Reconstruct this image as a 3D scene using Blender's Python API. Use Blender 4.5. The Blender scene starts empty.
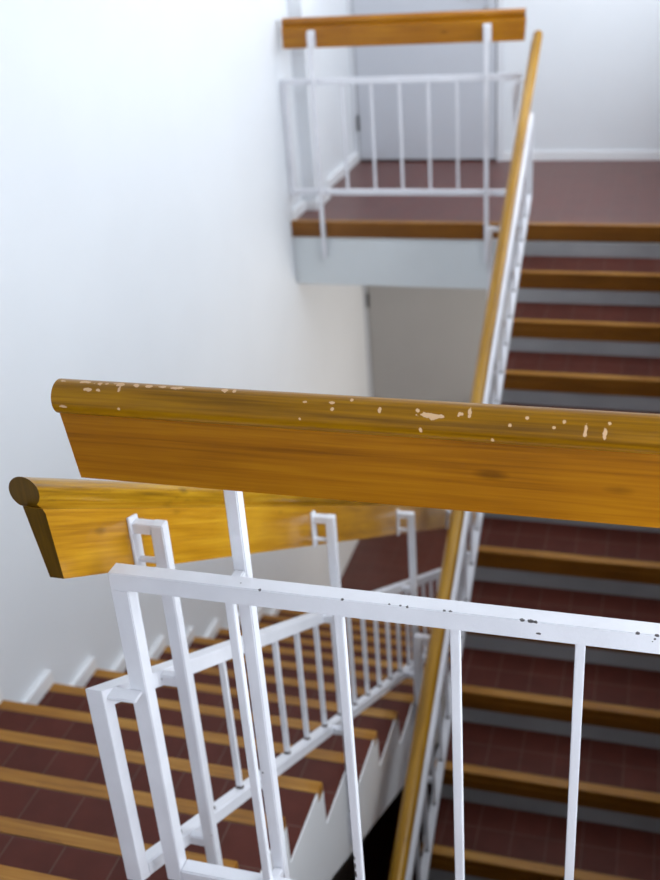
import bpy, bmesh, math, random
from mathutils import Vector, Matrix

# ------------------------------------------------------------------ camera, world, light, exposure
sc = bpy.context.scene
COL = sc.collection

cam_d = bpy.data.cameras.new('camera')
cam = bpy.data.objects.new('camera', cam_d); COL.objects.link(cam); sc.camera = cam
RT = Vector((0.95868638, 0.27617822, -0.06816166)); UP = Vector((-0.06882561, 0.45768888, 0.88644454))
FW = Vector((-0.27601351, 0.84513104, -0.45778823))
cam.matrix_world = Matrix(((RT.x, UP.x, -FW.x, 0.7494), (RT.y, UP.y, -FW.y, -1.2694), (RT.z, UP.z, -FW.z, 1.7301), (0, 0, 0, 1)))
cam_d.sensor_fit = 'VERTICAL'; cam_d.sensor_height = 36.0
cam_d.lens = 1068.19 / 880 * 36.0
cam_d.clip_start = 0.02
cam_d.dof.use_dof = True
cam_d.dof.focus_distance = 1.45
cam_d.dof.aperture_fstop = 4.6

world = bpy.data.worlds.new('sky'); sc.world = world; world.use_nodes = True
wb = world.node_tree.nodes['Background']
wb.inputs[0].default_value = (0.80, 0.90, 1.0, 1); wb.inputs[1].default_value = 1.0


def area(name, loc, rot, sx, sy, energy, color):
    l = bpy.data.lights.new(name, 'AREA'); l.shape = 'RECTANGLE'; l.size = sx; l.size_y = sy
    l.energy = energy; l.color = color
    o = bpy.data.objects.new(name, l); COL.objects.link(o); o.location = loc; o.rotation_euler = rot
    return o


# daylight coming in through the long window of the right-hand wall
area('window_daylight', (1.50, 3.65, 1.75), (0, math.radians(90), 0), 1.5, 4.1, 116, (0.86, 0.93, 1.0))
area('near_window_daylight', (1.50, -0.1, 1.1), (0, math.radians(90), 0), 2.1, 2.2, 54, (0.86, 0.93, 1.0))
# daylight through the small window of the lower landing
area('lower_window_daylight', (1.50, 5.2, -1.35), (0, math.radians(90), 0), 1.2, 1.1, 42, (1.0, 0.93, 0.84))
# fill light added over the upper far landing to brighten it
area('upper_landing_fill_light', (-0.35, 5.1, 2.86), (0, 0, 0), 0.4, 0.4, 7, (0.95, 0.97, 1.0))

vs = sc.view_settings
sc.display_settings.display_device = 'sRGB'
vs.view_transform = 'Standard'; vs.look = 'None'; vs.gamma = 1.0; vs.use_curve_mapping = False
vs.exposure = 0.0

# ------------------------------------------------------------------ measures
R, G = 0.167234, 0.29            # riser, run
N = 16
D = 4.595                        # far landing edge
Y0 = -0.0397                     # near landing edge of the left flight
XL, XR = -1.3053, 1.3053
AX = 0.036                       # half gap between the flights
YF, YN = 6.1094, -1.5144         # far and near walls
STOREY = 17 * R
ZC = 3.0
SL = 0.59                        # slope of the stair balustrades


# ------------------------------------------------------------------ materials
def new_mat(name):
    m = bpy.data.materials.new(name); m.use_nodes = True
    return m, m.node_tree, m.node_tree.nodes['Principled BSDF']


def nd(nt, kind, **kw):
    n = nt.nodes.new(kind)
    for k, v in kw.items():
        if k in n.inputs: n.inputs[k].default_value = v
        else: setattr(n, k, v)
    return n


def ramp(nt, stops):
    r = nt.nodes.new('ShaderNodeValToRGB'); e = r.color_ramp.elements
    while len(e) < len(stops): e.new(0.5)
    for i, (p, c) in enumerate(stops):
        e[i].position = p; e[i].color = (*c, 1) if len(c) == 3 else c
    return r


def pos_scaled(nt, scale, rot=(0, 0, 0)):
    g = nt.nodes.new('ShaderNodeNewGeometry')
    mp = nt.nodes.new('ShaderNodeMapping'); mp.vector_type = 'POINT'
    mp.inputs['Scale'].default_value = scale
    src = g.outputs['Position']
    if any(rot):
        m0 = nt.nodes.new('ShaderNodeMapping'); m0.inputs['Rotation'].default_value = rot
        nt.links.new(src, m0.inputs['Vector']); src = m0.outputs['Vector']
    nt.links.new(src, mp.inputs['Vector'])
    return mp.outputs['Vector']


def mixc(nt, fac, a, b):
    m = nt.nodes.new('ShaderNodeMix'); m.data_type = 'RGBA'
    for sock, v in ((m.inputs[0], fac), (m.inputs[6], a), (m.inputs[7], b)):
        if isinstance(v, bpy.types.NodeSocket): nt.links.new(v, sock)
        elif isinstance(v, (int, float)): sock.default_value = v
        else: sock.default_value = (*v, 1)
    return m.outputs[2]


def math_n(nt, op, a, b=None, c=None):
    m = nt.nodes.new('ShaderNodeMath'); m.operation = op
    for i, v in enumerate((a, b, c)):
        if v is None: continue
        if isinstance(v, bpy.types.NodeSocket): nt.links.new(v, m.inputs[i])
        else: m.inputs[i].default_value = v
    return m.outputs[0]


def paint(name, col, rough, var=0.03, bump=0.0, bscale=60):
    m, nt, b = new_mat(name)
    n = nd(nt, 'ShaderNodeTexNoise', Scale=2.2, Detail=4.0)
    nt.links.new(pos_scaled(nt, (1, 1, 1)), n.inputs['Vector'])
    lo = tuple(c * (1 - var) for c in col); hi = tuple(min(1, c * (1 + var)) for c in col)
    r = ramp(nt, [(0.3, lo), (0.7, hi)])
    nt.links.new(n.outputs['Fac'], r.inputs['Fac']); nt.links.new(r.outputs[0], b.inputs['Base Color'])
    b.inputs['Roughness'].default_value = rough
    if bump:
        n2 = nd(nt, 'ShaderNodeTexNoise', Scale=bscale, Detail=3.0)
        nt.links.new(pos_scaled(nt, (1, 1, 1)), n2.inputs['Vector'])
        bp = nd(nt, 'ShaderNodeBump', Strength=bump, Distance=0.004)
        nt.links.new(n2.outputs['Fac'], bp.inputs['Height']); nt.links.new(bp.outputs[0], b.inputs['Normal'])
    return m


M = {}
M['wall'] = paint('wall_paint', (0.77, 0.795, 0.83), 0.75, 0.015, 0.06, 25)
M['ceiling'] = paint('ceiling_paint', (0.82, 0.83, 0.84), 0.8)
M['slab'] = paint('slab_paint', (0.70, 0.74, 0.76), 0.6, 0.05, 0.1, 18)
M['skirting'] = paint('skirting_paint', (0.84, 0.85, 0.87), 0.45, 0.03)
M['stringer'] = paint('stringer_paint', (0.86, 0.86, 0.87), 0.55, 0.03, 0.1, 30)
M['riser'] = paint('riser_paint', (0.32, 0.325, 0.335), 0.6, 0.22, 0.1, 30)
M['door'] = paint('door_paint', (0.55, 0.57, 0.62), 0.4, 0.02)
M['door_dim_lit'] = paint('dim_lit_door_paint', (0.46, 0.45, 0.44), 0.45, 0.03)  # same door paint, darkened and warmed to carry the dim light below
M['frame'] = paint('door_frame_paint', (0.72, 0.74, 0.78), 0.4, 0.02)
m_, nt_, b_ = new_mat('bounce_dimming_brick')  # dark brick added to the unseen right wall to cut bounce light
br_ = nt_.nodes.new('ShaderNodeTexBrick'); br_.inputs['Scale'].default_value = 1.0
br_.inputs['Brick Width'].default_value = .27; br_.inputs['Row Height'].default_value = .075; br_.inputs['Mortar Size'].default_value = .006
br_.inputs['Color1'].default_value = (.17, .085, .055, 1); br_.inputs['Color2'].default_value = (.12, .06, .042, 1); br_.inputs['Mortar'].default_value = (.25, .22, .2, 1)
nt_.links.new(pos_scaled(nt_, (1, 1, 1), (0, math.radians(90), math.radians(90))), br_.inputs['Vector'])
nt_.links.new(br_.outputs['Color'], b_.inputs['Base Color']); b_.inputs['Roughness'].default_value = .8
M['brick'] = m_
M['dark'] = paint('dark_gap', (0.02, 0.02, 0.02), 0.6)
M['steel'] = paint('steel', (0.55, 0.56, 0.58), 0.3); M['steel'].node_tree.nodes['Principled BSDF'].inputs['Metallic'].default_value = 1
M['rust'] = paint('rusty_weld', (0.10, 0.08, 0.07), 0.8, 0.3)
M['winframe'] = paint('window_frame_paint', (0.75, 0.76, 0.78), 0.4)


def metal_paint(name, spots=()):
    """glossy white enamel with fine orange peel, small chipped specks"""
    m, nt, b = new_mat(name)
    P = pos_scaled(nt, (1, 1, 1))
    n = nd(nt, 'ShaderNodeTexNoise', Scale=9.0, Detail=4.0); nt.links.new(P, n.inputs['Vector'])
    r = ramp(nt, [(0.3, (0.71, 0.71, 0.75)), (0.7, (0.79, 0.79, 0.83))])
    nt.links.new(n.outputs['Fac'], r.inputs['Fac'])
    col = r.outputs[0]
    # sparse specks
    v = nd(nt, 'ShaderNodeTexVoronoi', Scale=38.0); nt.links.new(P, v.inputs['Vector'])
    n3 = nd(nt, 'ShaderNodeTexNoise', Scale=7.0, Detail=2.0); nt.links.new(P, n3.inputs['Vector'])
    s1 = math_n(nt, 'LESS_THAN', v.outputs['Distance'], 0.075)
    s2 = math_n(nt, 'GREATER_THAN', n3.outputs['Fac'], 0.62)
    fac = math_n(nt, 'MULTIPLY', s1, s2)
    n4 = nd(nt, 'ShaderNodeTexNoise', Scale=420.0, Detail=2.0); nt.links.new(P, n4.inputs['Vector'])
    for (c, e) in spots:
        sub = nd(nt, 'ShaderNodeVectorMath', operation='SUBTRACT'); nt.links.new(P, sub.inputs[0]); sub.inputs[1].default_value = c
        dv = nd(nt, 'ShaderNodeVectorMath', operation='DIVIDE'); nt.links.new(sub.outputs[0], dv.inputs[0]); dv.inputs[1].default_value = e
        ln = nd(nt, 'ShaderNodeVectorMath', operation='LENGTH'); nt.links.new(dv.outputs[0], ln.inputs[0])
        w = math_n(nt, 'ADD', ln.outputs['Value'], n4.outputs['Fac'])
        fac = math_n(nt, 'MAXIMUM', fac, math_n(nt, 'LESS_THAN', w, 1.4))
    col = mixc(nt, fac, col, (0.10, 0.09, 0.09))
    nt.links.new(col, b.inputs['Base Color'])
    b.inputs['Roughness'].default_value = 0.32
    n2 = nd(nt, 'ShaderNodeTexNoise', Scale=170.0, Detail=2.0); nt.links.new(P, n2.inputs['Vector'])
    bp = nd(nt, 'ShaderNodeBump', Strength=0.12, Distance=0.003)
    nt.links.new(n2.outputs['Fac'], bp.inputs['Height']); nt.links.new(bp.outputs[0], b.inputs['Normal'])
    return m


SPOTS = []
for x, z, s in [(0.6115, 0.8017, 1.2), (0.624, 0.8018, 1.6), (0.6302, 0.8009, 0.9), (0.6348, 0.7823, 1.1), (0.7677, 0.8016, 1.0), (0.793, 0.8017, 1.0), (0.5095, 0.8022, 0.9),
                (0.5008, 0.8018, 0.8), (0.4364, 0.8018, 0.7), (0.4467, 0.8014, 0.7), (0.3491, 0.8015, 0.8), (0.42, 0.8022, 0.6), (0.22, 0.8015, 0.8)]:
    SPOTS.append(((x, -.045, z), (.0036 * s, .005, .0019 * s)))
for x, z, s in [(.3312, .252, 1.0), (.3318, .232, 1.5), (.332, .212, 1.8), (.333, .19, 1.6)]:
    SPOTS.append(((x, -.037, z), (.0035, .005, .005 * s)))
for y, z, s in [(.012, .62, 1), (.016, .42, 1), (.012, .30, 1.2)]:
    SPOTS.append(((.186, y, z), (.004, .004 * s, .004 * s)))
M['metal'] = metal_paint('white_enamel')
M['metal_near'] = metal_paint('white_enamel_chipped', SPOTS)


def wood(name, axis, dark, mid, light, rough=0.28, knots=True, chips=None, wear=False, coat=0.1, tilt=0.0, spec=0.3):
    rot = (tilt, 0, 0)
    m, nt, b = new_mat(name)
    long_, cross = 1.6, 28.0
    s = [cross] * 3; s[axis] = long_
    P = pos_scaled(nt, tuple(s), rot)
    n = nd(nt, 'ShaderNodeTexNoise', Scale=1.0, Detail=5.0, Roughness=0.6, Distortion=0.6); nt.links.new(P, n.inputs['Vector'])
    s2 = [230.0] * 3; s2[axis] = 5.0
    nf = nd(nt, 'ShaderNodeTexNoise', Scale=1.0, Detail=3.0); nt.links.new(pos_scaled(nt, tuple(s2), rot), nf.inputs['Vector'])
    nb = nd(nt, 'ShaderNodeTexNoise', Scale=3.0, Detail=3.0); nt.links.new(pos_scaled(nt, (1, 1, 1)), nb.inputs['Vector'])
    f = math_n(nt, 'MULTIPLY_ADD', nf.outputs['Fac'], 0.35, math_n(nt, 'MULTIPLY_ADD', nb.outputs['Fac'], 0.30, math_n(nt, 'MULTIPLY', n.outputs['Fac'], 0.45)))
    r = ramp(nt, [(0.38, dark), (0.54, mid), (0.70, light)])
    nt.links.new(f, r.inputs['Fac'])
    col = r.outputs[0]
    if knots:
        sk = [14.0] * 3; sk[axis] = 5.0
        v = nd(nt, 'ShaderNodeTexVoronoi', Scale=1.0, Randomness=1.0); nt.links.new(pos_scaled(nt, tuple(sk), rot), v.inputs['Vector'])
        kr = ramp(nt, [(0.05, (1, 1, 1)), (0.14, (0, 0, 0))]); nt.links.new(v.outputs['Distance'], kr.inputs['Fac'])
        col = mixc(nt, math_n(nt, 'MULTIPLY', kr.outputs[0], 0.55), col, tuple(c * 0.35 for c in dark))
    if wear:
        nw = nd(nt, 'ShaderNodeTexNoise', Scale=1.0, Detail=6.0, Roughness=0.7)
        sw = [30.0] * 3; sw[axis] = 9.0
        nt.links.new(pos_scaled(nt, tuple(sw), rot), nw.inputs['Vector'])
        wr = ramp(nt, [(0.60, (0, 0, 0)), (0.72, (1, 1, 1))]); nt.links.new(nw.outputs['Fac'], wr.inputs['Fac'])
        col = mixc(nt, math_n(nt, 'MULTIPLY', wr.outputs[0], 0.55), col, tuple(c * 0.4 for c in dark))
    rough_s = None
    if chips:
        G_ = pos_scaled(nt, (1, 1, 1))
        nz = nd(nt, 'ShaderNodeTexNoise', Scale=130.0, Detail=4.0); nt.links.new(G_, nz.inputs['Vector'])
        fac = None
        for (cx, cy, cz, ex, et) in chips:
            sub = nd(nt, 'ShaderNodeVectorMath', operation='SUBTRACT'); nt.links.new(G_, sub.inputs[0]); sub.inputs[1].default_value = (cx, cy, cz)
            dv = nd(nt, 'ShaderNodeVectorMath', operation='DIVIDE'); nt.links.new(sub.outputs[0], dv.inputs[0]); dv.inputs[1].default_value = (ex, et, et)
            ln = nd(nt, 'ShaderNodeVectorMath', operation='LENGTH'); nt.links.new(dv.outputs[0], ln.inputs[0])
            w = math_n(nt, 'MULTIPLY_ADD', nz.outputs['Fac'], 1.7, ln.outputs['Value'])
            k = math_n(nt, 'LESS_THAN', w, 1.47)
            fac = k if fac is None else math_n(nt, 'MAXIMUM', fac, k)
        col = mixc(nt, fac, col, (0.66, 0.42, 0.235))
        rr = nt.nodes.new('ShaderNodeMix'); nt.links.new(fac, rr.inputs[0]); rr.inputs[2].default_value = rough; rr.inputs[3].default_value = 0.75
        rough_s = rr.outputs[0]
    nt.links.new(col, b.inputs['Base Color'])
    if rough_s: nt.links.new(rough_s, b.inputs['Roughness'])
    else: b.inputs['Roughness'].default_value = rough
    b.inputs['Specular IOR Level'].default_value = spec; b.inputs['Coat Weight'].default_value = coat; b.inputs['Coat Roughness'].default_value = 0.15
    bp = nd(nt, 'ShaderNodeBump', Strength=0.06, Distance=0.002)
    nt.links.new(nf.outputs['Fac'], bp.inputs['Height']); nt.links.new(bp.outputs[0], b.inputs['Normal'])
    return m


# bare wood chips knocked out of the varnish of the near grip: centre, half length, half width
CHIPS = [(0.4978, -0.0797, 1.1305, 0.0238, 0.0058),
         (0.5347, -0.0757, 1.1346, 0.007, 0.0068),
         (0.545, -0.0733, 1.1363, 0.0044, 0.0083),
         (0.5451, -0.0776, 1.1328, 0.0035, 0.0037),
         (0.6881, -0.0831, 1.1245, 0.0035, 0.0122),
         (0.7106, -0.0836, 1.123, 0.004, 0.0123),
         (0.7161, -0.0764, 1.134, 0.0038, 0.0037),
         (0.4298, -0.0778, 1.1327, 0.0036, 0.0058),
         (0.479, -0.0753, 1.1349, 0.0035, 0.004),
         (0.4841, -0.0846, 1.1121, 0.0035, 0.0055),
         (0.5968, -0.0823, 1.1263, 0.0031, 0.0032),
         (0.6174, -0.076, 1.1343, 0.0035, 0.0038),
         (0.6617, -0.0772, 1.1333, 0.0031, 0.0037),
         (0.5751, -0.0817, 1.1034, 0.0026, 0.0058),
         (0.6504, -0.0821, 1.1267, 0.0031, 0.0026),
         (0.3652, -0.0727, 1.1367, 0.0054, 0.0034),
         (0.3666, -0.0791, 1.1312, 0.0036, 0.0038),
         (-0.0336, -0.0611, 1.1402, 0.0061, 0.0059),
         (0.0042, -0.0612, 1.1402, 0.016, 0.0057),
         (0.0252, -0.0627, 1.1401, 0.005, 0.0055),
         (0.0361, -0.0629, 1.14, 0.0049, 0.0054),
         (0.0557, -0.0618, 1.1401, 0.0138, 0.007),
         (0.0801, -0.062, 1.1401, 0.0078, 0.0056),
         (0.0999, -0.062, 1.1401, 0.0078, 0.0055),
         (0.1208, -0.0619, 1.1401, 0.0096, 0.0051),
         (0.1421, -0.0628, 1.14, 0.0134, 0.0047),
         (0.012, -0.0748, 1.1353, 0.0089, 0.0041),
         (0.0275, -0.075, 1.1351, 0.0069, 0.004),
         (0.0581, -0.0707, 1.1378, 0.0029, 0.0073),
         (-0.0273, -0.0844, 1.1112, 0.0101, 0.0029),
         (0.0606, -0.0847, 1.1132, 0.0039, 0.0031),
         (0.212, -0.0618, 1.1401, 0.0066, 0.0089),
         (0.225, -0.0617, 1.1401, 0.0038, 0.0081),
         (0.3285, -0.0736, 1.1362, 0.0046, 0.0027),
         (0.3235, -0.0848, 1.1165, 0.0027, 0.0032),
         (0.3905, -0.0659, 1.1395, 0.0036, 0.0044)]
WD, WM, WL = (0.19, 0.063, 0.002), (0.33, 0.118, 0.0025), (0.44, 0.18, 0.004)
GD, GM, GL = (0.10, 0.040, 0.0004), (0.26, 0.112, 0.0006), (0.42, 0.20, 0.0015)
M['rail_near'] = wood('varnished_pine_across', 0, WD, WM, WL)
M['grip_near'] = wood('varnished_grip_across', 0, GD, GM, GL, chips=CHIPS, rough=.30, coat=.03, spec=.22)
M['rail_across'] = wood('varnished_pine_far', 0, WD, WM, WL)
LD, LM, LL = (0.26, 0.105, 0.004), (0.43, 0.195, 0.007), (0.56, 0.29, 0.016)
TH = math.atan(SL)
M['rail_left'] = wood('varnished_pine_descending', 1, LD, LM, LL, tilt=TH)
M['grip_left'] = wood('varnished_grip_descending', 1, (0.10, 0.046, 0.002), (0.36, 0.175, 0.005), (0.58, 0.33, 0.022), tilt=TH, wear=True)
M['rail_right'] = wood('varnished_pine_ascending', 1, LD, LM, LL, tilt=-TH)
M['grip_right'] = wood('varnished_grip_ascending', 1, (0.13, 0.062, 0.004), (0.31, 0.150, 0.009), (0.48, 0.26, 0.03), tilt=-TH, wear=True)
M['end_grain'] = wood('stained_end_grain', 2, (0.05, 0.025, 0.002), (0.09, 0.045, 0.003), (0.13, 0.065, 0.005), knots=False, coat=.05)
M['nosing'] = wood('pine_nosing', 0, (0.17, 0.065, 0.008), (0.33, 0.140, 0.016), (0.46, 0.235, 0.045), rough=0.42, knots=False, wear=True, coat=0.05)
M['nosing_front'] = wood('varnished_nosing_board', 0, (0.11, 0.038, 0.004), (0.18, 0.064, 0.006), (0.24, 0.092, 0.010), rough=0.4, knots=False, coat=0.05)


def tile(name, dark, light, oy, rough, spec):
    m, nt, b = new_mat(name)
    br = nt.nodes.new('ShaderNodeTexBrick')
    br.offset = 0.0; br.offset_frequency = 1; br.squash = 1.0
    br.inputs['Scale'].default_value = 1.0
    br.inputs['Brick Width'].default_value = 0.136; br.inputs['Row Height'].default_value = 0.122
    br.inputs['Mortar Size'].default_value = 0.0022; br.inputs['Mortar Smooth'].default_value = 0.2; br.inputs['Bias'].default_value = 0.0
    br.inputs['Color1'].default_value = (*dark, 1); br.inputs['Color2'].default_value = (*light, 1)
    br.inputs['Mortar'].default_value = (0.115, 0.062, 0.048, 1)
    g = nt.nodes.new('ShaderNodeTexCoord')
    mp = nt.nodes.new('ShaderNodeMapping'); mp.inputs['Location'].default_value = (0.03, oy, 0)
    nt.links.new(g.outputs['Object'], mp.inputs['Vector']); nt.links.new(mp.outputs[0], br.inputs['Vector'])
    n = nd(nt, 'ShaderNodeTexNoise', Scale=14.0, Detail=4.0); nt.links.new(pos_scaled(nt, (1, 1, 1)), n.inputs['Vector'])
    hs = nt.nodes.new('ShaderNodeHueSaturation')
    nt.links.new(math_n(nt, 'MULTIPLY_ADD', n.outputs['Fac'], 0.5, 0.75), hs.inputs['Value']); nt.links.new(br.outputs['Color'], hs.inputs['Color'])
    nt.links.new(hs.outputs[0], b.inputs['Base Color'])
    b.inputs['Roughness'].default_value = rough; b.inputs['Specular IOR Level'].default_value = spec
    bp = nd(nt, 'ShaderNodeBump', Strength=0.25, Distance=0.002); bp.invert = True
    nt.links.new(br.outputs['Fac'], bp.inputs['Height']); nt.links.new(bp.outputs[0], b.inputs['Normal'])
    return m


M['tile'] = tile('shaded_quarry_tile', (0.078, 0.0185, 0.012), (0.094, 0.0225, 0.0145), 0.0, 0.5, 0.16)  # stair copy of the tile, colour and gloss lowered to carry the shade
M['floor_tile'] = tile('lit_quarry_tile', (0.098, 0.024, 0.016), (0.115, 0.029, 0.019), 0.0, 0.34, 0.5)  # landing copy of the tile, lighter and glossier to carry the stronger light

mg, ntg, bg = new_mat('window_glass')
_t = ntg.nodes.new('ShaderNodeBsdfTransparent'); _g = ntg.nodes.new('ShaderNodeBsdfGlossy'); _g.inputs['Roughness'].default_value = 0.02
_m = ntg.nodes.new('ShaderNodeMixShader'); _m.inputs[0].default_value = 0.06
ntg.links.new(_t.outputs[0], _m.inputs[1]); ntg.links.new(_g.outputs[0], _m.inputs[2]); ntg.links.new(_m.outputs[0], ntg.nodes['Material Output'].inputs['Surface'])
M['glass'] = mg
mo, nto, bo = new_mat('added_lamp_opal')
bo.inputs['Base Color'].default_value = (0.9, 0.88, 0.82, 1); bo.inputs['Emission Color'].default_value = (1, 0.86, 0.7, 1); bo.inputs['Emission Strength'].default_value = 6
M['lamp'] = mo


# ------------------------------------------------------------------ mesh helpers
def prism(bm, poly, axis, a, b, mi=0, smooth=None):
    """extrude a 2D polygon along an axis. axis 0: poly=(y,z); 1: poly=(x,z); 2: poly=(x,y). a, b may be functions of the 2D point"""
    fa = a if callable(a) else (lambda p: a); fb = b if callable(b) else (lambda p: b)
    mk = {0: lambda p, t: (t, p[0], p[1]), 1: lambda p, t: (p[0], t, p[1]), 2: lambda p, t: (p[0], p[1], t)}[axis]
    va = [bm.verts.new(mk(p, fa(p))) for p in poly]; vb = [bm.verts.new(mk(p, fb(p))) for p in poly]
    fs = [bm.faces.new(va), bm.faces.new(vb[::-1])]
    n = len(poly)
    for i in range(n):
        fs.append(bm.faces.new((va[i], vb[i], vb[(i + 1) % n], va[(i + 1) % n])))
    for f in fs: f.material_index = mi
    return fs


def box(bm, x0, x1, y0, y1, z0, z1, mi=0):
    return prism(bm, [(x0, y0), (x1, y0), (x1, y1), (x0, y1)], 2, z0, z1, mi)


def cyl(bm, p, q, r, seg=12, mi=0):
    p, q = Vector(p), Vector(q); d = (q - p).normalized()
    u = d.orthogonal().normalized(); w = d.cross(u)
    ring = lambda c: [bm.verts.new(c + u * r * math.cos(2 * math.pi * i / seg) + w * r * math.sin(2 * math.pi * i / seg)) for i in range(seg)]
    A, B = ring(p), ring(q)
    fs = [bm.faces.new(A), bm.faces.new(B[::-1])]
    for i in range(seg): fs.append(bm.faces.new((A[i], B[i], B[(i + 1) % seg], A[(i + 1) % seg])))
    for f in fs: f.material_index = mi


def world_loc(o):
    v = Vector((0, 0, 0))
    while o: v += o.location; o = o.parent
    return v


FLIP = lambda x, y, z: (-x, D - y, z)      # half turn about the well


def obj(name, bm, mats, parent=None, bevel=0.0, smooth=False, flip=False, seg=2):
    if bevel:
        bmesh.ops.recalc_face_normals(bm, faces=bm.faces)
        bmesh.ops.bevel(bm, geom=[e for e in bm.edges if len(e.link_faces) == 2 and e.calc_face_angle(0) > 0.5], offset=bevel, segments=seg, affect='EDGES', clamp_overlap=True)
    off = world_loc(parent) if parent else Vector((0, 0, 0))
    for v in bm.verts:
        if flip: v.co = FLIP(*v.co)
        v.co -= off
    bmesh.ops.recalc_face_normals(bm, faces=bm.faces)
    me = bpy.data.meshes.new(name); bm.to_mesh(me); bm.free()
    for m in (mats if isinstance(mats, (list, tuple)) else [mats]): me.materials.append(m)
    if smooth or bevel:
        for p in me.polygons: p.use_smooth = True
        me.set_sharp_from_angle(angle=math.radians(35))
    o = bpy.data.objects.new(name, me); COL.objects.link(o)
    if parent: o.parent = parent
    return o


def thing(name, label, cat, loc, group=None):
    o = bpy.data.objects.new(name, None); COL.objects.link(o); o.location = loc; o.empty_display_size = 0.1
    o['label'] = label; o['category'] = cat
    if group: o['group'] = group
    return o


def struct(name, bm, mats, label, cat, parent=None, **kw):
    o = obj(name, bm, mats, parent, **kw)
    if parent is None: o['kind'] = 'structure'; o['label'] = label; o['category'] = cat
    return o


def end_faces(o, axis):
    for p in o.data.polygons:
        if abs(p.normal[axis]) > .95: p.material_index = 1


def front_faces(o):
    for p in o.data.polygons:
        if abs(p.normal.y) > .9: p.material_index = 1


B = bmesh.new
ZB = -STOREY - 2.9               # bottom of what is built

# ------------------------------------------------------------------ the shell
bm = B(); box(bm, XL - .2, XL, YN - .2, YF + .2, ZB, ZC)
struct('wall_left', bm, M['wall'], 'tall smooth white wall along the left flight of the stairwell', 'wall')
bm = B()
box(bm, XL - .2, XR + .2, YF, YF + .2, ZB, ZC)
struct('wall_far', bm, M['wall'], 'white end wall behind the upper far landing with the grey door', 'wall')
bm = B(); box(bm, XL - .2, XR + .2, YN - .2, YN, ZB, ZC)
struct('wall_near', bm, M['wall'], 'white end wall behind the near landing', 'wall')
# right wall with the long window opening
WY0, WY1, WZ0, WZ1 = 1.6, 5.7, 1.0, 2.5
NY0, NY1, NZ0, NZ1 = -1.2, 1.0, 0.05, 2.15
bm = B()
LY0, LY1, LZ0, LZ1 = 4.65, 5.75, -1.95, -0.75
# wall cut into strips around the three openings
holes = ((LY0, LY1, LZ0, LZ1), (WY0, WY1, WZ0, WZ1), (NY0, NY1, NZ0, NZ1))
ycut = sorted({YN - .2, YF + .2} | {h[i] for h in holes for i in (0, 1)})
for ya, yb_ in zip(ycut, ycut[1:]):
    z = ZB
    for h in sorted((h for h in holes if h[0] <= ya + 1e-6 and h[1] >= yb_ - 1e-6), key=lambda h: h[2]):
        box(bm, XR, XR + .2, ya, yb_, z, h[2]); z = h[3]
    box(bm, XR, XR + .2, ya, yb_, z, ZC)
struct('wall_right', bm, M['brick'], 'unseen side wall along the right flight with the long window, dark brick added to cut bounce light', 'wall')
# pilaster strip at the mouth of the upper landing
bm = B(); box(bm, XL, -1.222, 4.85, 5.12, 0, ZC)
struct('wall_pier', bm, M['wall'], 'shallow white pier on the left wall beside the upper far landing', 'wall')
bm = B(); box(bm, XL - .2, XR + .2, YN - .2, YF + .2, ZC, ZC + .25)
struct('ceiling', bm, M['ceiling'], 'white ceiling over the top of the stairwell', 'ceiling')
bm = B(); box(bm, XL - .2, XR + .2, YN - .2, YF + .2, ZB - .2, ZB)
struct('floor', bm, M['tile'], 'dark tiled floor deep at the bottom of the stairwell gap', 'floor')
bm = B()
for y0, y1, z0, z1 in ((WY0, WY0 + .06, WZ0, WZ1), (WY1 - .06, WY1, WZ0, WZ1), (WY0, WY1, WZ0, WZ0 + .06), (WY0, WY1, WZ1 - .06, WZ1), (3.62, 3.68, WZ0, WZ1)):
    box(bm, XR + .06, XR + .12, y0, y1, z0, z1)
wn = struct('window_1', bm, M['winframe'], 'long white framed window in the right wall', 'window')
bm = B()
for y0, y1, z0, z1 in ((NY0, NY0 + .06, NZ0, NZ1), (NY1 - .06, NY1, NZ0, NZ1), (NY0, NY1, NZ0, NZ0 + .06), (NY0, NY1, NZ1 - .06, NZ1), (-.13, -.07, NZ0, NZ1)):
    box(bm, XR + .06, XR + .12, y0, y1, z0, z1)
w3 = struct('window_3', bm, M['winframe'], 'tall white framed window beside the near upper landing', 'window')
for y0, y1 in ((NY0 + .05, -.12), (-.08, NY1 - .05)):
    bm = B(); box(bm, XR + .085, XR + .095, y0, y1, NZ0 + .05, NZ1 - .05); obj('pane', bm, M['glass'], w3)
bm = B()
for y0, y1, z0, z1 in ((LY0, LY0 + .06, LZ0, LZ1), (LY1 - .06, LY1, LZ0, LZ1), (LY0, LY1, LZ0, LZ0 + .06), (LY0, LY1, LZ1 - .06, LZ1)):
    box(bm, XR + .06, XR + .12, y0, y1, z0, z1)
wl = struct('window_2', bm, M['winframe'], 'small white framed window of the lower far landing', 'window')
bm = B(); box(bm, XR + .085, XR + .095, LY0 + .05, LY1 - .05, LZ0 + .05, LZ1 - .05); obj('pane', bm, M['glass'], wl)
for y0, y1 in ((WY0 + .05, 3.63), (3.67, WY1 - .05)):
    bm = B(); box(bm, XR + .085, XR + .095, y0, y1, WZ0 + .05, WZ1 - .05); obj('pane', bm, M['glass'], wn)


# ------------------------------------------------------------------ landings
def landing(z, flip, labels, thick=.39, left_to=AX, tag=''):
    """near-end landing (flip for the far end); its open edge guards the right lane at y=0 and starts the left flight at Y0"""
    bm = B(); box(bm, XL, XR, YN, -.045, z - .02, z)
    struct('floor', bm, M['floor_tile'], labels[0], 'floor', flip=flip)
    bm = B(); box(bm, XL, XR, YN, -.012, z - thick, z - .02)
    struct('slab', bm, M['slab'], labels[1], 'slab', flip=flip, bevel=.004)


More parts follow.
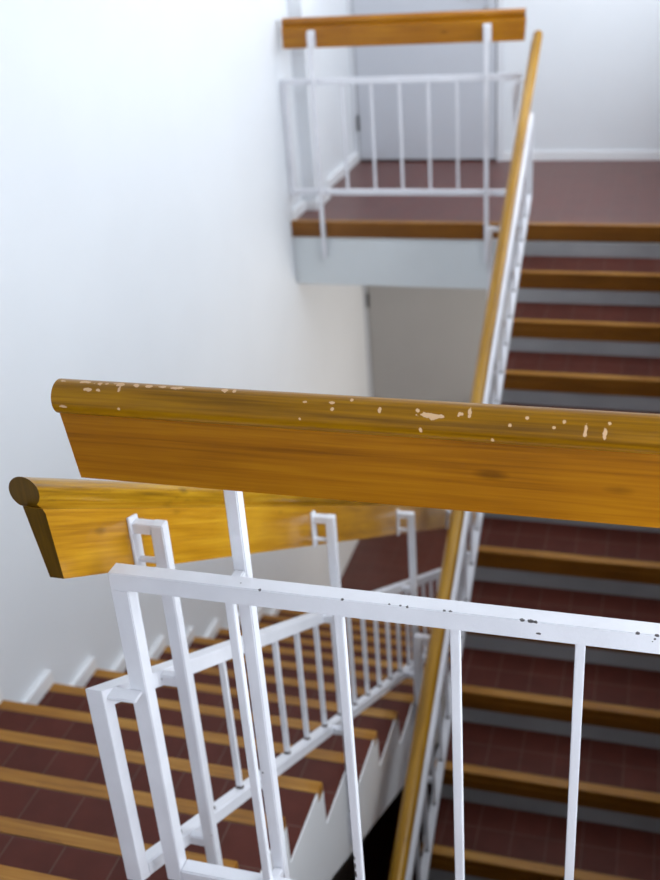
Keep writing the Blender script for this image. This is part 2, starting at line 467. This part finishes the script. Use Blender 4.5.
def nosing_mesh(bm, x0, x1, yf, z, sgn):
    """L shaped wooden nosing, front edge at yf; sgn = +1 when the stair drops towards +y"""
    s = sgn
    prism(bm, [(yf, z), (yf, z - .034), (yf - s * .012, z - .038), (yf - s * .012, z - .036), (yf - s * .048, z - .036), (yf - s * .048, z)][:], 0, x0, x1)


landing(0, False, ('tiled floor of the near upper landing in front of the camera', 'white slab edge of the near upper landing'))
landing(0, True, ('red tiled floor of the upper far landing behind the guard railing', 'white painted slab edge of the upper far landing below the brown nosing'))
landing(-STOREY, False, ('tiled floor of the landing one storey below at the near end', 'slab of the landing one storey below at the near end'))
landing(-STOREY, True, ('dark red tiled floor of the lower far landing at the foot of the left flight', 'slab of the lower far landing'))

# edge boards of the landings: brown board on the fascia, across the whole width
for z, flip, lab in ((0, False, 'brown wooden edge board of the near upper landing'), (0, True, 'brown wooden edge board along the upper far landing above its white slab'),):
    bm = B()
    prism(bm, [(0, z), (0, z - .093), (-.012, z - .093), (-.012, z - .03), (-.048, z - .03), (-.048, z)], 0, XL, XR)
    o = struct('trim_1' if not flip else 'trim_2', bm, [M['nosing'], M['nosing_front']], lab, 'trim', flip=flip, bevel=.003)
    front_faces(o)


# ------------------------------------------------------------------ flights of stairs
def flight(flip, label, ztop=0, first=0, shift=0.0):
    """built as the left flight: drops from y=Y0 towards +y in x from XL to -AX"""
    yb = Y0 + shift
    f = lambda x, y, z: FLIP(x, y, z) if flip else (x, y, z)
    root = thing('stair_flight', label, 'stairs', f((XL - AX) / 2, yb, ztop))
    ax = -AX
    # body of the flight: sawtooth on top, straight soffit below
    poly = [(yb - .014, ztop - .12)]
    for k in range(1, N + 1):
        y = yb + G * k; z = ztop - R * k
        poly += [(yb + G * (k - 1) - .014, z - .016), (y - .014, z - .016)]
    poly += [(yb + G * N - .014, ztop - STOREY), (yb + G * N - .014, ztop - STOREY - .02), (yb + G * (N - .3), ztop - STOREY - .02)]
    zs = lambda y: ztop - .39 - (R / G) * (y - yb)
    poly += [(yb + G * (N - .3), max(ztop - STOREY - .02, zs(yb + G * (N - .3)) + 0)), (yb - .014, zs(yb - .014))]
    # clean duplicates
    cl = []
    for p in poly:
        if not cl or (abs(p[0] - cl[-1][0]) + abs(p[1] - cl[-1][1])) > 1e-5: cl.append(p)
    bm = B(); prism(bm, cl, 0, XL + .002, ax - .004)
    obj('stair_body', bm, M['stringer'], root, flip=flip)
    # white string plate on the well side, cut in teeth under the nosings
    poly = []
    for k in range(0, N + 1):
        y = yb + G * k; z = ztop - R * k
        if k: poly.append((yb + G * (k - 1), z))
        poly += [(y - .048, z), (y - .048, z - .036), (y, z - .036)]
    ye = yb + G * N
    poly += [(ye, ztop - STOREY)]
    poly += [(ye, zs(ye)), (yb, zs(yb))]
    poly = [q for q in poly if q[0] >= yb - 1e-6]
    bm = B(); prism(bm, poly, 0, ax - .004, ax)
    obj('stringer', bm, M['stringer'], root, flip=flip)
    for k in range(1, N + 1):
        y = yb + G * k; z = ztop - R * k
        bm = B(); box(bm, XL + .002, ax - .004, y - G - .012, y - .048, z - .016, z)
        o = obj('tread', bm, M['tile'], root, flip=flip)
        # each tread carries its own tile layout: origin of the tile grid is at the nosing joint
        off = Vector(f(0, y - .048, z)) - world_loc(root)
        for v in o.data.vertices: v.co -= off
        o.location = off
        bm = B(); prism(bm, [(y, z), (y, z - .036), (y - .048, z - .036), (y - .048, z)], 0, XL + .002, ax)
        prism(bm, [(y, z - .036), (y, z - .088), (y - .011, z - .088), (y - .011, z - .036)], 0, XL + .002, ax - .004)
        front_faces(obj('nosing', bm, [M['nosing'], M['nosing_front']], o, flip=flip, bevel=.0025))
        bm = B(); box(bm, XL + .002, ax - .004, y - .014, y - .006, max(z - R, ztop - STOREY), z - .088)
        obj('riser', bm, M['riser'], o, flip=flip)
    # first riser below the landing edge board
    bm = B(); box(bm, XL + .002, ax - .004, yb - .014, yb - .004, ztop - R, ztop - .09)
    obj('riser', bm, M['riser'], root, flip=flip)
    return root


flight(False, 'left flight of red tiled stairs with worn wooden nosings going down along the white wall')
flight(True, 'right flight of red tiled stairs with brown nosings and grey risers below the near railing', shift=0.078)

# ------------------------------------------------------------------ skirtings
bm = B()
for k in range(1, N + 1):
    y = Y0 + G * k; z = -R * k
    prism(bm, [(y - G - .0, z), (y, z), (y, z + .06), (y - G, z + .06)], 0, XL, XL + .024)
struct('baseboard_left', bm, M['skirting'], 'white stepped skirting along the left wall above the stair treads', 'baseboard', bevel=.002)
bm = B()
box(bm, -.262, XR, YF - .014, YF, 0, .06)
struct('baseboard_far', bm, M['skirting'], 'white skirting at the foot of the far wall right of the door', 'baseboard', bevel=.002)
bm = B()
box(bm, XL, XL + .022, D + .03, 4.85, 0, .06); box(bm, XL, -1.214, 4.836, 4.85, 0, .06); box(bm, -1.222, -1.21, 4.85, 5.12, 0, .06); box(bm, XL, XL + .03, 5.12, YF, 0, .06)
struct('baseboard_landing', bm, M['skirting'], 'white skirting along the left wall of the upper far landing', 'baseboard', bevel=.002)


# ------------------------------------------------------------------ doors
def door(name, z0, leafm, label):
    bm = B()
    x0, x1 = -1.275, -.305; h = 2.06
    prism(bm, [(x0 - .028, z0), (x0, z0), (x0, z0 + h), (x1, z0 + h), (x1, z0), (x1 + .046, z0), (x1 + .046, z0 + h + .05), (x0 - .028, z0 + h + .05)], 1, YF - .022, YF)
    d = struct(name, bm, M['frame'], label, 'door', bevel=.002)
    bm = B(); box(bm, x0, x1, YF - .004, YF - .001, z0, z0 + h); obj('gap_shade', bm, M['dark'], d)  # dark sheet behind the leaf, paints the shade in the gap
    bm = B(); box(bm, x0 + .006, x1 - .008, YF - .014, YF - .005, z0 + .012, z0 + h - .006); lf = obj('door_leaf', bm, leafm, d, bevel=.002)
    for zh in (.21, 1.75):
        bm = B(); cyl(bm, (x0 + .004, YF - .02, z0 + zh), (x0 + .004, YF - .02, z0 + zh + .11), .010); obj('hinge', bm, M['dark'], d)
    bm = B(); cyl(bm, (-.375, YF - .024, z0 + .985), (-.375, YF - .013, z0 + .985), .016, 20); o = obj('keyhole_rose', bm, M['steel'], lf, bevel=.002)
    bm = B(); cyl(bm, (-.375, YF - .024, z0 + 1.055), (-.375, YF - .013, z0 + 1.055), .022, 20); cyl(bm, (-.375, YF - .06, z0 + 1.055), (-.375, YF - .02, z0 + 1.055), .009)
    cyl(bm, (-.375, YF - .055, z0 + 1.055), (-.49, YF - .055, z0 + 1.055), .009); obj('door_handle', bm, M['steel'], lf)
    return d


door('door_1', 0, M['door'], 'pale grey door on the upper far landing behind the guard railing')
door('door_2', -STOREY, M['door_dim_lit'], 'grey door on the lower landing, coloured for its dim warm light, seen below the white slab edge')

lt = thing('added_ceiling_light', 'square ceiling lamp added out of view to brighten the upper far landing', 'lamp', (-.35, 5.1, ZC))  # lamp added out of view as extra light for the far landing
bm = B(); box(bm, -.57, -.13, 4.88, 5.32, ZC - .05, ZC); obj('base', bm, M['winframe'], lt)
bm = B(); box(bm, -.56, -.14, 4.89, 5.31, ZC - .10, ZC - .05); obj('diffuser', bm, M['lamp'], lt, bevel=.012)


# ------------------------------------------------------------------ balustrades
def rail_profile(h=1.0):
    """round grip with its cove, sitting on the tapered board below"""
    pts = [(.003, .1150), (.036, .1185)]
    cu, cw, r = .034, .142, .025
    a0, a1 = math.radians(-62), math.radians(228)
    for i in range(33):
        a = a0 + (a1 - a0) * i / 32
        pts.append((cu + r * math.cos(a), cw + r * math.sin(a)))
    pts += [(.013, .120)]
    return [(u, w * h) for u, w in pts]


def board_profile(h=1.0):
    return [(u, w * h) for u, w in [(0, 0), (.024, 0), (.0355, .1195), (.003, .1175), (0, .110)]]


def bar_z(bm, x0, x1, y0, y1, za, zb, mi=0):
    box(bm, x0, x1, y0, y1, za, zb, mi)


def landing_railing(flip, label, P):
    """near-landing balustrade along x (post outside at y>0, board and frame on the landing side)"""
    mat = P['metal']; root = thing('landing_railing', label, 'railing', FLIP(.6, 0, 0) if flip else (.6, 0, 0))
    yb, zb = P['rail_y'], P['rail_z']
    bm = B(); prism(bm, [(yb - u, zb + w) for u, w in rail_profile(P['h'])], 0, P['rail_x0'], P['rail_x1'])
    end_faces(obj('handrail', bm, [P['grip'], M['end_grain']], root, flip=flip, smooth=True), 0)
    bm = B(); prism(bm, [(yb - u, zb + w) for u, w in board_profile(P['h'])], 0, lambda q: P['rail_x0'] + .001 - .007 * (q[1] - zb) / .115, P['rail_x1'])
    end_faces(obj('rail_board', bm, [P['wood'], M['end_grain']], root, flip=flip), 0)
    ft, fb = P['frame_top'], P['frame_bottom']; y0, y1 = -.045, -.015; t = .032
    x0, x1 = P['x0'], P['x1']
    bm = B(); box(bm, x0, x1, y0, y1, ft - t, ft); obj('top_bar', bm, mat, root, flip=flip, bevel=.0015)
    bm = B(); box(bm, x0 + .03, x1 - .03, y0, y1, fb, fb + .03); obj('bottom_bar', bm, mat, root, flip=flip, bevel=.0025)
    for xa in (x0, x1 - .03):
        bm = B(); box(bm, xa, xa + .03, y0, y1, fb, ft - t); obj('end_bar', bm, mat, root, flip=flip, bevel=.0015)
    for xc in P['balusters']:
        bm = B(); box(bm, xc - .007, xc + .007, -.037, -.023, fb + .03, ft - t); obj('baluster', bm, mat, root, flip=flip, bevel=.0012)
    for xc in P['posts']:
        bm = B(); box(bm, xc - .011, xc + .011, .006, .03, -.215, P['post_top'])
        po = obj('post', bm, mat, root, flip=flip, bevel=.002)
        bm = B()
        box(bm, xc - .010, xc + .010, yb + .004, .008, P['post_top'] - .022, P['post_top'] - .002)           # upper arm
        cyl(bm, (xc, yb + .003, zb + .012), (xc, .008, zb + .012), .006)       # lower rod
        box(bm, xc - P['plate'], xc + P['plate'], yb, yb + .005, zb + .002, P['post_top'] + .008)         # plate screwed to the board
        obj('bracket', bm, mat, po, flip=flip, bevel=.0012)
        for z0, z1 in ((ft - .03, ft - .004), (fb + .004, fb + .026)):
            bm = B(); box(bm, xc - .009, xc + .009, -.016, .007, z0, z1); obj('spacer', bm, mat, po, flip=flip, bevel=.002)
        bm = B(); box(bm, xc - .008, xc + .008, -.012, .007, -.195, -.165); obj('wall_fixing', bm, mat, po, flip=flip)
    if P.get('lug'):
        bm = B(); box(bm, -.066, -.012, -.072, -.044, .562, .568); obj('connecting_plate', bm, mat, root, flip=flip, bevel=.0015)
    return root


near_P = dict(metal=M['metal_near'], wood=M['rail_near'], grip=M['grip_near'], rail_y=-.026, rail_z=.976, h=.982, plate=.016, post_top=1.03, rail_x0=-.044, rail_x1=1.29, frame_top=.802, frame_bottom=.113,
              x0=-.034, x1=1.285, balusters=[.163, .338, .514, .692, .868, 1.044, 1.2], posts=[.169, 1.10], lug=True)
landing_railing(False, 'near railing across the picture with chipped wooden handrail and white square tube frame', near_P)
far_P = dict(metal=M['metal'], wood=M['rail_across'], grip=M['rail_across'], rail_y=-.026, rail_z=.963, h=.93, plate=.022, post_top=1.047, rail_x0=-.047, rail_x1=1.272, frame_top=.802, frame_bottom=.155,
             x0=-.03, x1=1.302, balusters=[-D * 0 + .15, .31, .467, .626, .785, .95, 1.11], posts=[.145, 1.103])
landing_railing(True, 'small railing guarding the edge of the upper far landing in front of the grey door', far_P)


def stair_railing(flip, SL, pitch, ptilt, label, wood_m, grip_m, rail_end):
    """balustrade of the left flight: posts in the well, frame and handrail on the stair side"""
    mat = M['metal']; root = thing('stair_railing', label, 'railing', FLIP(-.07, 2.0, -R * 7) if flip else (-.07, 2.0, -R * 7))
    xw = -.072; ys, ye = -.105, rail_end
    zr = lambda y: .824 - SL * (y + .1)
    k = 1.05
    for nm, prof, mt in (('handrail', rail_profile, grip_m), ('rail_board', board_profile, wood_m)):
      bm = B()
      pts = [(xw - u, w * k) for u, w in prof()]
      lean = lambda w: ys - (.010 * w / .117 if nm == 'rail_board' else .002)
      va = [bm.verts.new((x, lean(w), zr(lean(w)) + w)) for x, w in pts]; vb = [bm.verts.new((x, ye, zr(ye) + w)) for x, w in pts]
      bm.faces.new(va); bm.faces.new(vb[::-1]); n = len(pts)
      for i in range(n): bm.faces.new((va[i], vb[i], vb[(i + 1) % n], va[(i + 1) % n]))
      end_faces(obj(nm, bm, [mt, M['end_grain']], root, flip=flip, smooth=True), 1)
    x0, x1 = -.095, -.064
    zt = lambda y: .541 - SL * y; zbot = lambda y: .128 - SL * y; t = .036
    fy0, fy1 = -.082, D - .02
    bm = B(); prism(bm, [(fy0, zt(fy0)), (fy1, zt(fy1)), (fy1, zt(fy1) - t), (fy0, zt(fy0) - t)], 0, x0, x1); obj('top_bar', bm, mat, root, flip=flip, bevel=.001)
    bm = B(); prism(bm, [(fy0 + .03, zbot(fy0 + .03)), (fy1 - .03, zbot(fy1 - .03)), (fy1 - .03, zbot(fy1 - .03) - t), (fy0 + .03, zbot(fy0 + .03) - t)], 0, x0, x1); obj('bottom_bar', bm, mat, root, flip=flip, bevel=.0025)
    for ya in (fy0, fy1 - .03):
        bm = B(); prism(bm, [(ya, zbot(ya) - t), (ya + .03, zbot(ya + .03) - t), (ya + .03, zt(ya + .03) - t), (ya, zt(ya) - t)], 0, x0, x1); obj('end_bar', bm, mat, root, flip=flip, bevel=.001)
    i = 0
    while True:
        y = .094 + .153 * i; i += 1
        if y > fy1 - .08: break
        bm = B()
        a, b = y - .006, y + .006
        prism(bm, [(a, zbot(a) + .006), (b, zbot(b) + .006), (b, zt(b) - t), (a, zt(a) - t)], 0, -.086, -.074)
        prism(bm, [(a - .001, zbot(a)), (b + .001, zbot(b)), (b + .001, zbot(b) + .008), (a - .001, zbot(a) + .008)], 0, -.087, -.073, mi=1)
        obj('baluster', bm, [mat, M['rust']], root, flip=flip)
    for j in range(5):
        y = .107 + pitch * j
        top = .795 - ptilt * (y - .107)
        zn = -R / G * (y - Y0)
        bm = B(); box(bm, -.033, -.009, y, y + .024, zn - .355, top); po = obj('post', bm, mat, root, flip=flip, bevel=.002)
        bm = B(); box(bm, xw + .004, -.031, y + .002, y + .022, top - .021, top - .001)
        zl = zr(y + .012) + .022
        cyl(bm, (xw + .003, y + .012, zl), (-.031, y + .012, zl), .006)
        prism(bm, [(y - .004, zl - .02), (y + .028, zl - .03), (y + .028, top + .004), (y - .004, top + .014)], 0, xw, xw + .005)
        obj('bracket', bm, mat, po, flip=flip, bevel=.0012)
        for zz in (zt(y + .012) - .006, zbot(y + .012) - .006):
            bm = B(); box(bm, -.066, -.031, y + .003, y + .021, zz - .024, zz); obj('spacer', bm, mat, po, flip=flip, bevel=.002)
        bm = B(); box(bm, -.037, -.033, y - .012, y + .036, zn - .34, zn - .22); cyl(bm, (-.036, y + .03, zn - .20), (-.028, y + .03, zn - .20), .007)
        obj('wall_fixing', bm, mat, po, flip=flip)
    return root


stair_railing(False, .59, .9225, .592, 'railing of the left flight with golden wooden handrail sloping down away from the camera', M['rail_left'], M['grip_left'], D + .02)
stair_railing(True, .570, .88, .583, 'railing of the right flight with handrail running up to the far landing', M['rail_right'], M['grip_right'], D + .02)
